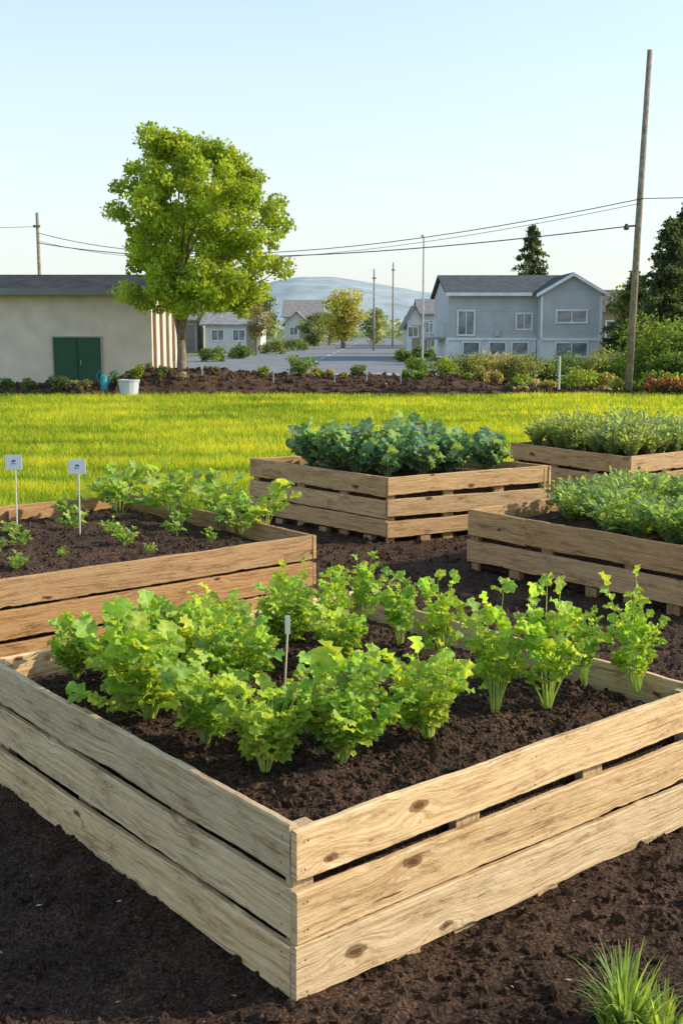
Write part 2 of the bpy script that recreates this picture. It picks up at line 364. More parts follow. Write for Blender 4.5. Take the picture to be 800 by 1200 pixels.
# ------------------------------------------------------------------ ground
def sheet(name,pts,z,mat,label):
    V=[(x,y,z) for x,y in pts]
    me=mesh_from(name,V,[list(range(len(V)))],np.ones((len(V),3)),[mat])
    o=link(bpy.data.objects.new(name,me),(0,0,0)); return info(o,label,name.split('_')[0],kind='structure')
GR=ground_mat('far_ground',[(.3,(.12,.16,.07)),(.5,(.17,.2,.09)),(.7,(.24,.23,.13))],.15,4,.05)
sheet('ground',[(-2500,-60),(2500,-60),(2500,3000),(-2500,3000)],-.1,GR,'rough grassy ground reaching out to the hills').__setitem__('category','ground')
xs=np.linspace(-6.5,7.5,640)
ys=[];y=.7
while y<13.6: ys.append(y); y+=.01+.0045*y
V=np.array([(x,y,gh(x,y)) for y in ys for x in xs]); nx=len(xs); V[:,2]+=bank(V[:,0],V[:,1])
F=[(j*nx+i,j*nx+i+1,(j+1)*nx+i+1,(j+1)*nx+i) for j in range(len(ys)-1) for i in range(nx-1)]
me=mesh_from('soil_ground',V,F,np.ones((len(V),3)),[SOIL])
info(link(bpy.data.objects.new('soil_ground',me),(0,0,0)),'dark crumbly soil around the raised beds','soil',kind='structure')
n=44000; yy=1.5+9*rng.random(n)**1.8; xx=rng.uniform(-1,1,n)*(.42*yy+.6)
P=np.array([(a,b,gh(a,b)) for a,b in zip(xx,yy)]); P[:,2]+=bank(P[:,0],P[:,1])
sz=(.0028+.014*rng.random(n)**4)*(1+.1*yy)
cv,cf=clods(P,sz)
me=mesh_from('soil_crumbs',cv,cf,np.ones((len(cv),3)),[SOIL])
info(link(bpy.data.objects.new('soil_crumbs',me),(0,0,0)),'loose crumbs of dark soil scattered on the ground','soil',kind='stuff')
mb=MB()
for _ in range(480):
    b=1.6+4*random.random()**1.3; a=R(-1,1)*(.4*b+.3); z=gh(a,b)+float(bank(a,b))+.009; r=R(.002,.011); t=R(0,6.28); q=R(.15,.45)
    dx,dy=math.cos(t)*r,math.sin(t)*r
    mb.add([(a-dx,b-dy,z),(a+dy*q,b-dx*q,z+.003),(a+dx,b+dy,z+.002),(a-dy*q,b+dx*q,z)],[(0,1,2,3)],random.choice([(.5,.44,.36),(.3,.2,.12),(.25,.17,.1)]))
info(mb.build('wood_chips',PAINT),'small pale wood chips lying on the soil','wood chips',kind='stuff')

# lawn
def yedge(x):
    pts=[(-12,7.5),(-3.6,8.8),(-.9,10.0),(.5,10.9),(1.6,11.6),(2.6,12.6),(12,12.8)]
    for (a,b),(c,d) in zip(pts,pts[1:]):
        if x<=c: return b+(d-b)*(x-a)/(c-a)+.12*nz(x*2,0)+.05*nz(x*7,3)
    return 12.8
LAWN=ground_mat('lawn_turf',[(.3,(.15,.22,.03)),(.5,(.22,.3,.035)),(.7,(.31,.37,.05))],.5,25,.03)
lx=np.linspace(-12,12,240); V=[];F=[]
for x in lx: V+= [(x,yedge(x),.022),(x,19,.022),(x,27.8,.03)]
V=[(-30,7.5,.022),(-30,19,.022),(-30,27.8,.03)]+V+[(30,12.8,.022),(30,19,.022),(30,27.8,.03)]
for i in range(len(V)//3-1):
    for k in range(2): F.append((i*3+k,i*3+3+k,i*3+4+k,i*3+1+k))
me=mesh_from('lawn',V,F,np.ones((len(V),3)),[LAWN])
info(link(bpy.data.objects.new('lawn',me),(0,0,0)),'bright sunlit green lawn behind the raised beds','lawn',kind='structure')
n=350000
yy=8.3+19.6*rng.random(n)**1.25; xx=rng.uniform(-1,1,n)*(.36*yy+1.6)
ye=np.interp(xx,lx,[yedge(x) for x in lx]); k=yy>ye-.06*rng.random(n); xx=xx[k];yy=yy[k]; n=len(xx)
a=rng.uniform(0,2*np.pi,n); hgt=rng.uniform(.035,.09,n)*(1+.01*yy); w=.0035*(.6+yy*.11)
pat=np.array([.8*nz(p*.3,q*1.3,4)+.5*nz(p*1.3,q*3.4,8)+.5*nz(p*4,q*6,3) for p,q in zip(xx,yy)]); hgt*=1+.8*pat
B=np.stack([xx,yy,np.full(n,.018)],1); D=np.stack([np.cos(a),np.sin(a),np.zeros(n)],1)*w[:,None]
ln=rng.normal(0,.35,(n,2)); TP=B+np.stack([ln[:,0]*hgt,ln[:,1]*hgt,hgt],1)
V=np.stack([B-D,B+D,TP],1).reshape(-1,3); F=np.arange(3*n).reshape(-1,3)
base=np.array([.3,.39,.045])*(1+.85*pat[:,None])*rng.uniform(.65,1.3,(n,1)); base[:,0]*=rng.uniform(.75,1.25,n)*(1+.35*pat); base=np.clip(base,0,.55)
me=mesh_from('grass',V,F,np.repeat(base,3,0),[GRASSB])
info(link(bpy.data.objects.new('grass',me),(0,0,0)),'short bright green grass blades of the lawn','grass',kind='stuff')

# ------------------------------------------------------------------ plants
def leaf(mb,b,d,up,L,W,col,lob=5,jag=.18,ruf=.12,curl=.3,n=14,rough=.035):
    d=d.normalized(); s=d.cross(up)
    if s.length<.01: s=Vector((1,0,0))
    s.normalize(); nn=s.cross(d).normalized(); ph=R(0,6.28); cup=R(.0,.45)
    def pt(r,th,zz):
        x=.5-.5*math.cos(th)*r; y=.5*math.sin(th)*r*(1+.2*x)
        return b+d*(x*L)+s*(y*W)+nn*(zz*W-curl*x*x*L+cup*abs(y)*W)
    vs=[pt(0,0,0)]; cl=[tuple(c*1.12 for c in col)]
    for k in range(n):
        th=2*math.pi*k/n
        vs.append(pt(.55,th,ruf*.55*math.sin(3*th+ph)+R(-.03,.03))); cl.append(tuple(c*(R(.86,.95) if k%2 else R(.95,1.08)) for c in col))
    for k in range(n):
        th=2*math.pi*k/n
        j=1-jag*abs(math.cos(lob*.5*th+.3))**2*abs(math.sin(th/2))+R(-rough,rough)
        vs.append(pt(j,th,ruf*math.sin((lob-1)*th+ph)+R(-.06,.06))); cl.append(tuple(c*R(1.0,1.22) for c in col))
    fs=[(0,1+k,1+(k+1)%n) for k in range(n)]+[(1+k,1+n+k,1+n+(k+1)%n,1+(k+1)%n) for k in range(n)]
    mb.add(vs,fs,cl)
def plant_mesh(name,stems,h,spread,lps,lsz,col,stemcol,asp=.95,smin=.4,curl=.35,ruf=.13,jag=.2,power=1.7,r0=.004,droop=0,n=14,lob=5,vert=.1,hf=.35,rb=.012):
    mb=MB()
    for i in range(stems):
        az=i*2.4+R(-.4,.4); f=(i+.5)/stems; sp=spread*math.sqrt(f)*R(.6,1.25); hh=h*(1-hf*f*f)*R(.65,1.14)
        o=Vector((math.cos(az),math.sin(az),0)); sd=Vector((-o.y,o.x,0))
        bend=R(-.35,.35)*spread
        def p(s): return o*(rb+sp*s**power)+sd*(bend*s*s)+Vector((0,0,hh*s-droop*h*f*s**4))
        pts=[p(k/5) for k in range(6)]
        mb.tube(pts,[r0*(1-.14*k) for k in range(6)],4,stemcol,cap=False)
        for k in range(lps):
            s=1 if k==0 else R(smin,.97); q=p(s); tg=(p(s+.02)-p(s-.02)).normalized()
            side=0 if k==0 else (1 if k%2 else -1)
            dr=(tg*R(.2,.7)+o*R(-.2,.7)+sd*side*R(.4,1.1)+Vector((0,0,R(-.2,.3)+vert)))
            ls=lsz*R(.55,1.3)*(1 if k==0 else .88)
            g=R(.74,1.18); c=(col[0]*g*R(.85,1.22),col[1]*g,col[2]*g*R(.8,1.1))
            up=Vector((R(-.8,.8),R(-.8,.8),.8))-o*R(-.1,.8)
            if k and lsz<.09:
                q2=q+dr.normalized()*lsz*R(.05,.35); mb.tube([q,q2],[r0*.45,r0*.3],3,stemcol,cap=False); q=q2
            leaf(mb,q,dr,up,ls,ls*asp,c,lob,jag,ruf,curl,n)
    return mb.mesh(name,[LEAF],smooth=True)
def place(name,me,x,y,z,sc,label,cat,group,rot=None):
    o=bpy.data.objects.new(name,me); COL.objects.link(o); o.location=(x,y,z); o.scale=(sc*R(.9,1.1),sc*R(.9,1.1),sc)
    o.rotation_euler=(R(-.12,.12),R(-.12,.12),R(0,6.28) if rot is None else rot); WP[o.name]=Vector((x,y,z)); return info(o,label,cat,group)

LC=(.36,.53,.12); SC=(.44,.57,.22)
let=[plant_mesh('lettuce_plant',20,.25,.11,10,.05,LC,SC,asp=1.1,smin=.22,curl=.3,ruf=.15,jag=.2,n=20,vert=.15,lob=7,power=1.3,r0=.003,hf=.45,rb=.01) for _ in range(6)]
cel=[plant_mesh('parsley_plant',12,.32,.085,12,.041,(.35,.53,.12),SC,asp=1.08,smin=.34,curl=.25,r0=.0028,jag=.26,n=18,ruf=.14,vert=.15,lob=6,power=1.25,rb=.008,hf=.45) for _ in range(6)]
mz=.40
GM='leafy green plants growing in the raised bed'
for x,y,s in [(-.6,3.47,1.22),(-.21,3.03,.98),(-.4,3.25,.9),(0,3.1,1.1),(-.92,3.87,.78),(-.46,4.12,1.0),(-.33,3.68,.95),(-.2,4.26,.95),
              (-.02,3.98,.85),(-.72,3.75,1.05),(-.48,3.86,.95),(-.1,3.48,.55),(.26,3.28,1.0),(.07,3.72,.5),(-.68,4.12,.8)]:
    place('lettuce_plant',random.choice(let),x,y,mz,s,'bushy bright green frilly leaf plant in dark soil','plant',GM)
for x,y,s in [(.09,4.62,.82),(.228,4.28,.92),(.365,4.08,.95),(-.02,4.42,.82),(.484,3.5,1.15),(.661,3.56,1.2),(.83,3.8,.82),(.99,3.72,1.1),(-.2,4.46,.8)]:
    place('parsley_plant',random.choice(cel),x,y,mz,s,'upright airy parsley-like plant with pale stems','plant',GM)
yng=[plant_mesh('young_vegetable_plant',9,.22,.13,6,.062,(.29,.45,.12),(.36,.46,.2),asp=.95,smin=.4,curl=.3,droop=.1,jag=.28,n=16,lob=6,r0=.0028) for _ in range(5)]
for x,y,s in [(-.47,7.0,1.35),(-.78,7.1,1.25),(-1.1,7.4,1.25),(-1.45,7.45,1.35),(-.85,7.55,1.1),(-1.2,7.8,1.2),(-1.55,7.75,1.1),(-1.0,7.1,.8),(-.6,6.82,.8)]:
    place('young_vegetable_plant',random.choice(yng),x,y,.385,s,'young leafy green vegetable plant in a row','plant','young vegetable plants in the brown bed')
for x,y,s in [(-1.8,6.35,.5),(-1.62,6.95,.6),(-1.22,6.4,.6),(-.98,6.75,.55),(-1.38,6.75,.45),(-1.85,6.0,.5),(-1.05,6.2,.3),(-.75,6.55,.35),(-2.1,6.5,.5),(-1.5,6.1,.25),(-2.2,7.0,.6),(-1.75,7.3,.7),
              (-1.65,5.75,.4),(-1.95,6.75,.45),(-1.9,5.6,.35)]:
    place('seedling',random.choice(yng),x,y,.38,s,'small green seedling in dark soil','plant','seedlings in the brown bed')
kale=[plant_mesh('kale_plant',24,.28,.13,5,.098,(.19,.33,.24),(.3,.4,.3),asp=.9,smin=.35,curl=.3,ruf=.18,jag=.2,power=1.4,r0=.005,lob=7,n=18,vert=.3,hf=.45) for _ in range(4)]
A=Vector(b3[0]);U=Vector(b3[1])-A;W=Vector(b3[3])-A
for i in range(4):
    for j in range(4):
        q=A+U*(.19+.2*i+R(-.02,.02))+W*(.22+.18*j+R(-.02,.02))
        place('kale_plant',random.choice(kale),q.x,q.y,.43,R(.85,1.15),'blue-green kale plant with broad wavy leaves','plant','kale plants in the raised bed')
herb=[plant_mesh('herb_plant',44,.22,.17,12,.04,(.25,.39,.17),(.3,.4,.2),asp=.55,smin=.2,curl=.2,n=8,jag=0,ruf=.05,hf=.3,r0=.003) for _ in range(4)]
herb2=[plant_mesh('herb_plant',40,.29,.15,14,.04,(.28,.38,.21),(.3,.38,.22),asp=.5,smin=.2,curl=.15,n=8,jag=0,ruf=.05,hf=.25,r0=.003,vert=.3) for _ in range(4)]
for B,zz,n1,n2,f0 in ((b4,.33,7,6,.14),(b5,.43,7,6,.14)):
    A=Vector(B[0]);U=Vector(B[1])-A;W=Vector(B[3])-A
    for i in range(n1):
        for j in range(n2):
            ui=.14+.74*i/(n1-1); f=f0+(.88-f0)*(j/(n2-1))
            if B is b4 and ui+f<.55: continue
            q=A+U*(ui+R(-.03,.03))+W*(f+R(-.03,.03))
            place('herb_plant',random.choice(herb if B is b4 else herb2),q.x,q.y,zz,R(.8,1.2),'bushy grey-green herb plant','plant','herb plants in the raised beds')
def tuft(x,y,n,h,wid=1.0,rr=.035,name='grass_tuft'):
    mb=MB()
    for _ in range(n):
        a=R(0,6.28); r=R(0,rr); bx=x+math.cos(a)*r; by=y+math.sin(a)*r; hh=h*R(.35,1.1); ln=R(.1,.7)*hh; a2=a+R(-.6,.6); w=R(.0025,.0055)*wid
        s=Vector((-math.sin(a2+R(-.8,.8)),math.cos(a2),0)).normalized()*w; o=Vector((math.cos(a2),math.sin(a2),0)); z0=gh(bx,by)-.01
        vs=[]
        for k in range(7):
            t=k/6; c=Vector((bx,by,z0))+o*ln*t**1.8+Vector((0,0,hh*t*(1-.25*t*t*ln/hh*2))); ww=s*(1-t**1.6*.95); vs+=[c-ww,c+ww]
        g=R(.7,1.25)
        mb.add(vs,[(2*k,2*k+1,2*k+3,2*k+2) for k in range(6)],(.29*g,.41*g,.13*g))
    info(mb.build(name,LEAF,(x,y,0)),'clump of long green grass growing from bare soil','grass','grass clumps on the bare soil')
tuft(.655,2.46,190,.21,1.15,.05); tuft(.73,2.42,150,.13,1.3,.06)

def sign(x,y,z0,z1,w,h,label,marks=True):
    e=empty('plant_marker_sign',(x,y,z0),label,'garden sign','white marker signs in the brown bed')
    mb=MB(); mb.tube([(x,y,z0-.06),(x+.008,y,z1)],[.005,.004],8,(.75,.76,.76)); mb.build('stake',METAL,(x,y,z0),e)
    mb=MB(); mb.box(x-w/2,x+w/2,y-.011,y-.007,z1-h*.6,z1+h*.4,(.9,.91,.92)); mb.build('plate',PAINT,(x,y,z0),e)
    mb=MB(); c=(.12,.13,.2); yy=y-.0125
    zc=z1-h*.1
    for (a0,a1,b0,b1) in [(-.10,.12,.03,.16),(-.12,-.04,-.14,-.02),(.0,.13,-.1,-.06)]:
        mb.add([(x+a0*w,yy,zc+b0*h),(x+a1*w,yy,zc+b0*h),(x+a1*w,yy,zc+b1*h),(x+a0*w,yy,zc+b1*h)],[(0,1,2,3)],c)
    mb.build('printed_mark',PAINT,(x,y,z0),e)
sign(-1.97,6.9,.38,.82,.1,.09,'square white marker plate on a thin stake in soil')
sign(-1.555,6.75,.38,.81,.1,.085,'small white marker plate on a thin stake among seedlings')
e=empty('plant_tag',(-.18,3.6,.38),'slim pale plant tag stuck among leafy greens','plant tag')
mb=MB(); mb.tube([(-.19,3.6,.36),(-.172,3.59,.66)],[.0035,.003],6,(.8,.7,.52)); mb.build('stake',PAINT,(-.18,3.6,.38),e)
mb=MB(); mb.box(-.18,-.164,3.578,3.582,.64,.7,(.9,.84,.72)); mb.build('tag_plate',PAINT,(-.18,3.6,.38),e)

# ------------------------------------------------------------------ foliage clouds
def cloud(P,size,cols,flat=0):
    n=len(P); nrm=rng.normal(0,1,(n,3)); nrm[:,2]+=flat; nrm/=np.linalg.norm(nrm,axis=1)[:,None]
    t=np.cross(nrm,rng.normal(0,1,(n,3))); t/=np.linalg.norm(t,axis=1)[:,None]; b=np.cross(nrm,t)
    s=(size*rng.uniform(.6,1.3,n))[:,None]
    V=np.stack([P-t*s*.5,P+b*s*.32+nrm*s*.08,P+t*s*.55,P-b*s*.32+nrm*s*.08],1).reshape(-1,3)
    return V,np.arange(4*n).reshape(-1,4),np.repeat(cols,4,0)
def clump_pts(clumps,n):
    w=np.array([c[3]**2 for c in clumps]); w/=w.sum(); idx=rng.choice(len(clumps),n,p=w); C=np.array(clumps)[idx]
    d=rng.normal(0,1,(n,3)); d/=np.linalg.norm(d,axis=1)[:,None]
    r=C[:,3]*(.35+.65*rng.random(n)**.5)*rng.uniform(.75,1.35,n)
    return C[:,:3]+d*r[:,None]*np.array([1,1,.85]),idx
def foliage(name,clumps,n,size,col,base,parent=None,var=.2,flat=.3,mat=None):
    P,idx=clump_pts(clumps,n)
    g=(rng.uniform(1-var,1+var,len(clumps))[idx]*rng.uniform(.75,1.25,n))[:,None]
    c=np.array(col)[None]*g; c[:,0]*=rng.uniform(.85,1.2,n)
    V,F,C=cloud(P,size,c,flat)
    me=mesh_from(name,V,F,C,[mat or FOL],base)
    return link(bpy.data.objects.new(name,me),base,parent)
def shrub(x,y,z,w,h,col,label,n=900,size=.08,name='shrub',group='shrubs of the garden border'):
    cl=[]
    for _ in range(max(6,int(w*8))):
        a=R(0,6.28); r=w*.5*math.sqrt(random.random())*.75; cz=R(.25,.78)*h*(1-.4*(r/(w*.5))**2)
        cl.append((x+math.cos(a)*r,y+math.sin(a)*r*.8,z+cz,R(.2,.34)*min(w,h*1.2)))
    o=foliage(name,cl,n,size,col,(x,y,z)); return info(o,label,'shrub' if name!='hedge' else 'hedge',group)

# main tree
tx,ty,tz=-4.0,29.0,.42
e=empty('tree',(tx,ty,tz),'broad leafy tree with yellow-green crown in a mulch border','tree')
mb=MB(); bc=(.24,.185,.13)
prof=[(1.9,-1.0,1.9),(2.4,-1.35,2.4),(3.2,-1.5,2.6),(3.9,-1.6,2.7),(4.6,-1.65,2.55),(5.1,-1.55,2.3),(5.5,-1.3,2.0),(5.85,-1.0,1.55),(6.15,-.75,.2)]
def ext(z):
    for (a,l0,r0),(b,l1,r1) in zip(prof,prof[1:]):
        if a<=z<=b: t=(z-a)/(b-a); return l0+(l1-l0)*t,r0+(r1-r0)*t
cl=[]
while len(cl)<300:
    z=R(2.05,6.1); l,r=ext(z); c=(l+r)/2; hw=(r-l)/2; a=R(0,6.28); q=math.sqrt(R(.1,1))*.94
    q*=1+.12*math.sin(3*a+z*2)
    rr=R(.15,.34)
    cl.append((tx+c+math.cos(a)*q*(hw-rr*.7),ty+math.sin(a)*q*(hw-rr*.7),z,rr))
for (u,v,r) in [(188,165,16),(182,155,9),(272,192,15),(262,182,9),(140,245,11),(332,262,12),(332,312,13),(150,340,13),(300,208,12),(215,172,11),(240,178,11),(325,236,10),(287,190,9),(140,215,8)]:
    cl.append((tx+(u-212)/47.1,ty+R(-.3,.3),1.6+(385-v)/49,r/47.1*1.2))
foliage('crown',cl,46000,.115,(.29,.4,.07),(tx,ty,tz),e,var=.25)
mb.tube([(tx,ty,tz-.3),(tx,ty,tz+.1),(tx+.02,ty,tz+.6),(tx,ty,tz+1.2)],[.18,.125,.11,.1],10,bc)
for j in range(13):
    c=cl[j*15]; f=Vector((tx+R(-.04,.04),ty+R(-.04,.04),tz+R(.6,1.3))); t=Vector(c[:3]); t.z=max(t.z,3.2); m=f.lerp(t,.5)+Vector((-(t.x-f.x)*.25,0,.3))
    mb.tube([f,f.lerp(m,.5)+Vector((0,0,.08)),m,t],[.06,.045,.03,.012],7,bc)
for c in cl[::6]:
    t=Vector(c[:3]); f=Vector((tx+(t.x-tx)*.35,ty+(t.y-ty)*.35,max(2.2,t.z-.9))); mb.tube([f,f.lerp(t,.6)+Vector((0,0,-.05)),t],[.025,.018,.008],5,bc)
mb.build('trunk',BARK,(tx,ty,tz),e,smooth=True)

# mulch border mound
def mh(x,y):
    u=(y-27.3)/3.6
    if not 0<u<1: return -.05
    f=math.sin(math.pi*u)**.7; hx=.42 if x>-5.4 else .2
    e=1 if x<3.2 else max(.2,1-(x-3.2)*.35)
    return hx*f*e+.18*f*math.exp(-((x+3.7)/1.5)**2)+.09*nz(x*.9,y*1.2)*f+.04*nz(x*4,y*4)
xs=np.linspace(-16,14,360); ys=np.linspace(27.2,31,40)
V=[(x,y,mh(x,y)) for y in ys for x in xs]; nx=len(xs)
F=[(j*nx+i,j*nx+i+1,(j+1)*nx+i+1,(j+1)*nx+i) for j in range(len(ys)-1) for i in range(nx-1)]
MUL=soil_mat('mulch',1.15)
me=mesh_from('mulch_border',V,F,np.ones((len(V),3)),[MUL])
info(link(bpy.data.objects.new('mulch_border',me),(0,0,0)),'low mound of dark mulch along the far edge of the lawn','garden border',kind='structure')
n=6000; xx=rng.uniform(-14,12,n); yy=rng.uniform(27.4,30.6,n); P=np.array([(a,b,mh(a,b)+.01) for a,b in zip(xx,yy)])
cv,cf=clods(P,.015+.08*rng.random(n)**3); me=mesh_from('mulch_lumps',cv,cf,np.ones((len(cv),3)),[MUL])
info(link(bpy.data.objects.new('mulch_lumps',me),(0,0,0)),'rough lumps of dark mulch on the border','mulch',kind='stuff')

G1=(.16,.25,.08);G2=(.27,.35,.09);G3=(.2,.24,.12);G4=(.34,.31,.15);G5=(.47,.42,.32)
def U(u,y): return (u-400)*y/1367
SH=[(350,29.4,.75,.6,G1),(484,29.3,.85,.55,G1),(520,29.6,.8,.62,G2),(308,28.9,.35,.3,G2),(418,29.2,.5,.3,G3),(575,28.6,1.1,.35,G4),(610,28.3,.6,.4,G2),
    (645,28.8,.5,.3,G4),(678,29,1.1,.65,G2),(715,29,.9,.45,G4),(765,28.6,1.2,.5,G1),(800,28.5,1,.5,G2),(722,28.0,.5,.45,G2),(70,28,.7,.45,G3),(30,28.2,.5,.25,G1),(96,28,.5,.3,G4),
    (160,28.2,.4,.5,G2),(8,28.1,.5,.3,G1),(130,28.5,.4,.45,G1),(192,28.3,.5,.25,G3)]
for _ in range(44):
    SH.append((R(20,740),R(27.7,30.3),R(.12,.45)*random.choice([.6,1,1.5]),R(.08,.28),random.choice([G1,G2,G3,G4,G5,G5])))
LB={G1:'rounded green shrub in the mulch border',G2:'yellow-green shrub in the mulch border',G3:'dull green low shrub in mulch',G4:'dry yellowish low shrub in mulch',G5:'dried pale tuft in the mulch border'}
for u,y,w,h,c in SH:
    x=U(u,y); shrub(x,y,max(0,mh(x,y))-.03,w,h,c,LB[c],n=int(250+1000*w*h),size=.075)
for u in (765,782,798):
    x=U(u,27.9); o=shrub(x,27.9,.02,.5,.3,(.07,.12,.03),'low plant covered in red flowers',n=300,size=.07,name='flowering_shrub',group='red flowering plants')
    P,_=clump_pts([(x,27.9,.28,.22)],90); V,F,C=cloud(P,.07,np.tile([[.5,.03,.05]],(90,1)),.5)
    link(bpy.data.objects.new('blossoms',mesh_from('blossoms',V,F,C,[PAINT],(x,27.9,.02))),(x,27.9,.02),o)
for u,y,w,h,c in [(548,36,1.9,1.0,G3),(585,36.5,1.8,1.1,G4),(622,36,1.9,1.0,G3),(658,36.5,1.8,1.0,G1),(694,36,1.7,1.15,G3),(728,35.5,1.6,1.0,G1),(525,37,1.2,.75,G1)]:
    shrub(U(u,y),y,-.1,w,h,c,'scrubby grey-green bush beside the road',n=2600,size=.09,name='bush',group='scrubby bushes by the road')
for u,y,w,h in [(775,33,2.3,2.2),(812,33.5,2.2,2.5),(850,33,2.3,2.2),(795,31.6,1.6,1.2),(755,34,1.2,1.3)]:
    shrub(U(u,y),y,-.1,w,h,(.14,.22,.065),'tall dense dark green bush',n=5500,size=.1,name='bush',group='tall green bushes behind the pole')

# ------------------------------------------------------------------ roads
ASP=ground_mat('asphalt',[(.3,(.19,.195,.205)),(.6,(.235,.24,.25)),(.8,(.275,.275,.28))],.4,60,.005)
CON=ground_mat('concrete',[(.3,(.4,.4,.39)),(.7,(.5,.49,.47))],.8,30,.004)
def sheet2(name,pts,z,mat,label,cat):
    o=sheet(name,pts,z,mat,label); o['category']=cat
sheet2('road',[(-70,41),(70,41),(70,52),(4.2,52),(6.5,108),(9,200),(1,200),(-1.9,127),(-5.2,92),(-8.6,74),(-9.5,52),(-70,52)],-.08,ASP,'grey asphalt road junction with a street running off','road')
def slab(name,x0,x1,y0,y1,z0,z1,mat,label,cat):
    mb=MB(); mb.box(x0,x1,y0,y1,z0,z1,(1,1,1)); o=mb.build(name,mat,(0,0,0)); info(o,label,cat,kind='structure')
slab('pavement',-70,70,38.6,40.98,-.11,.04,CON,'pale concrete pavement along the road','pavement')
slab('pavement',4.6,70,52.02,53.6,-.11,.04,CON,'pale concrete pavement in front of the grey house','pavement')
slab('pavement',-70,-9.6,52.02,53.6,-.11,.04,CON,'pale concrete pavement on the far side of the road','pavement')
mb=MB()
for y0 in range(58,170,7):
    x=-1.8+(y0-50)/150*6.2
    mb.add([(x-.07,y0,-.074),(x+.07,y0,-.074),(x+.25,y0+3,-.074),(x+.11,y0+3,-.074)],[(0,1,2,3)],(.6,.6,.56))
info(mb.build('road_marking',PAINT),'faded white dashed centre line on the asphalt','road marking',kind='structure')

# ------------------------------------------------------------------ buildings
WHT=(.82,.83,.83)
def window(parent,x0,x1,z0,z1,y,fr=.09,bars=1,fc=WHT):
    mb=MB(); mb.box(x0,x1,y-.03,y+.02,z0,z1,(1,1,1)); w=mb.build('window',GLASS,((x0+x1)/2,y,z0),parent)
    mb=MB(); a=y-.07;b=y-.031
    mb.box(x0-fr,x1+fr,a,b,z1-.001,z1+fr,fc); mb.box(x0-fr,x1+fr,a-.01,b,z0-fr,z0+.001,fc); mb.box(x0-fr,x0,a,b,z0+.002,z1-.002,fc); mb.box(x1,x1+fr,a,b,z0+.002,z1-.002,fc)
    for k in range(bars):
        c=x0+(x1-x0)*(k+1)/(bars+1); mb.box(c-.025,c+.025,a+.01,b,z0+.002,z1-.002,fc)
    mb.build('frame',PAINT,((x0+x1)/2,y,z0),w)
bb=(-10,34,0)
e=empty('low_building',bb,'low beige flat-roofed building with a green door','building')
wc=(.76,.64,.52)
mb=MB(); mb.box(-17,-5.2,32,37.5,-.1,2.52,wc); mb.build('wall',PAINT,bb,e)
mb=MB(); mb.box(-17.4,-4.95,31.6,37.9,2.52,2.66,(.1,.1,.105)); 
mb.add([(-17.4,31.6,2.662),(-4.95,31.6,2.662),(-4.95,37.9,2.662),(-17.4,37.9,2.662),(-17,33.4,3.12),(-5.5,33.4,3.12),(-5.5,36.4,3.12),(-17,36.4,3.12)],[(0,1,5,4),(1,2,6,5),(2,3,7,6),(3,0,4,7),(4,5,6,7)],(.055,.06,.065)); mb.build('roof',ROOFM,bb,e)
mb=MB(); mb.box(-17.42,-4.93,31.55,31.6,2.5,2.68,(.22,.22,.22)); mb.build('fascia',PAINT,bb,e)
mb=MB(); mb.box(-7.9,-6.6,31.95,31.998,.02,1.36,(.035,.1,.055)); d=mb.build('door',PAINT,(-7.2,32,0),e)
mb=MB(); 
for x0,x1,z0,z1 in [(-7.94,-7.9,.02,1.4),(-6.6,-6.56,.02,1.4),(-7.9,-6.6,1.362,1.4)]: mb.box(x0,x1,31.93,31.997,z0,z1,(.4,.36,.3))
mb.box(-7.26,-7.24,31.93,31.949,.04,1.34,(.02,.05,.03)); mb.build('frame',PAINT,(-7.2,32,0),d)
mb=MB(); mb.tube([(-7.15,31.94,.75),(-7.15,31.9,.75),(-7.15,31.9,.62)],[.012]*3,6,(.4,.4,.38)); mb.build('handle',METAL,(-7.15,31.94,.7),d)
for yy in (32.2,33.4,34.6,35.8,37.0):
    mb=MB(); mb.box(-5.2,-5.12,yy,yy+.16,-.1,2.518,(.3,.22,.15)); mb.build('pilaster',PAINT,(-5.15,yy,0),e)
mb=MB(); mb.box(-15.5,-14.8,34.5,35.2,3.05,3.4,(.35,.36,.36)); mb.build('roof_vent',METAL,(-15,34.5,3),e)

hb=(9.5,64,0)
e=empty('house',hb,'grey-blue two-storey clapboard house with white trim','house')
gc=(.56,.575,.585); rc=(.1,.105,.112)
mb=MB(); mb.box(5.67,10.36,62,71.5,1.05,3.45,gc)
mb.add([(5.67,62,3.45),(5.67,71.5,3.45),(5.67,66.75,4.45),(5.68,62,3.45),(5.68,71.5,3.45)],[(0,2,1)],gc)
mb.box(10.362,13.5,60.8,71.5,1.05,3.45,gc); mb.add([(10.362,60.8,3.45),(13.5,60.8,3.45),(11.93,60.8,4.3)],[(0,1,2)],gc)
mb.build('wall',SIDING,hb,e)
mb=MB(); mb.box(5.69,10.35,62.03,71.4,-.1,1.048,(.78,.78,.77)); mb.box(10.39,13.47,60.83,71.4,-.1,1.048,(.78,.78,.77)); mb.build('lower_wall',PAINT,hb,e)
mb=MB(); o=.35
def slabroof(mb,a,b,c,d,t,col):
    up=Vector((0,0,t)); v=[Vector(p) for p in (a,b,c,d)]; v+= [p+up for p in v]
    mb.add(v,[(0,3,2,1),(4,5,6,7),(0,1,5,4),(1,2,6,5),(2,3,7,6),(3,0,4,7)],col)
slabroof(mb,(5.45,61.5,3.38),(10.05,61.5,3.38),(12.9,66.75,4.5),(5.45,66.75,4.5),.1,rc)
slabroof(mb,(12.9,66.75,4.502),(13.7,72,3.38),(5.45,72,3.38),(5.45,66.75,4.502),.1,rc)
slabroof(mb,(10.05,60.45,3.3),(11.93,60.45,4.38),(11.93,66.9,4.38),(10.05,66.9,3.3),.09,rc)
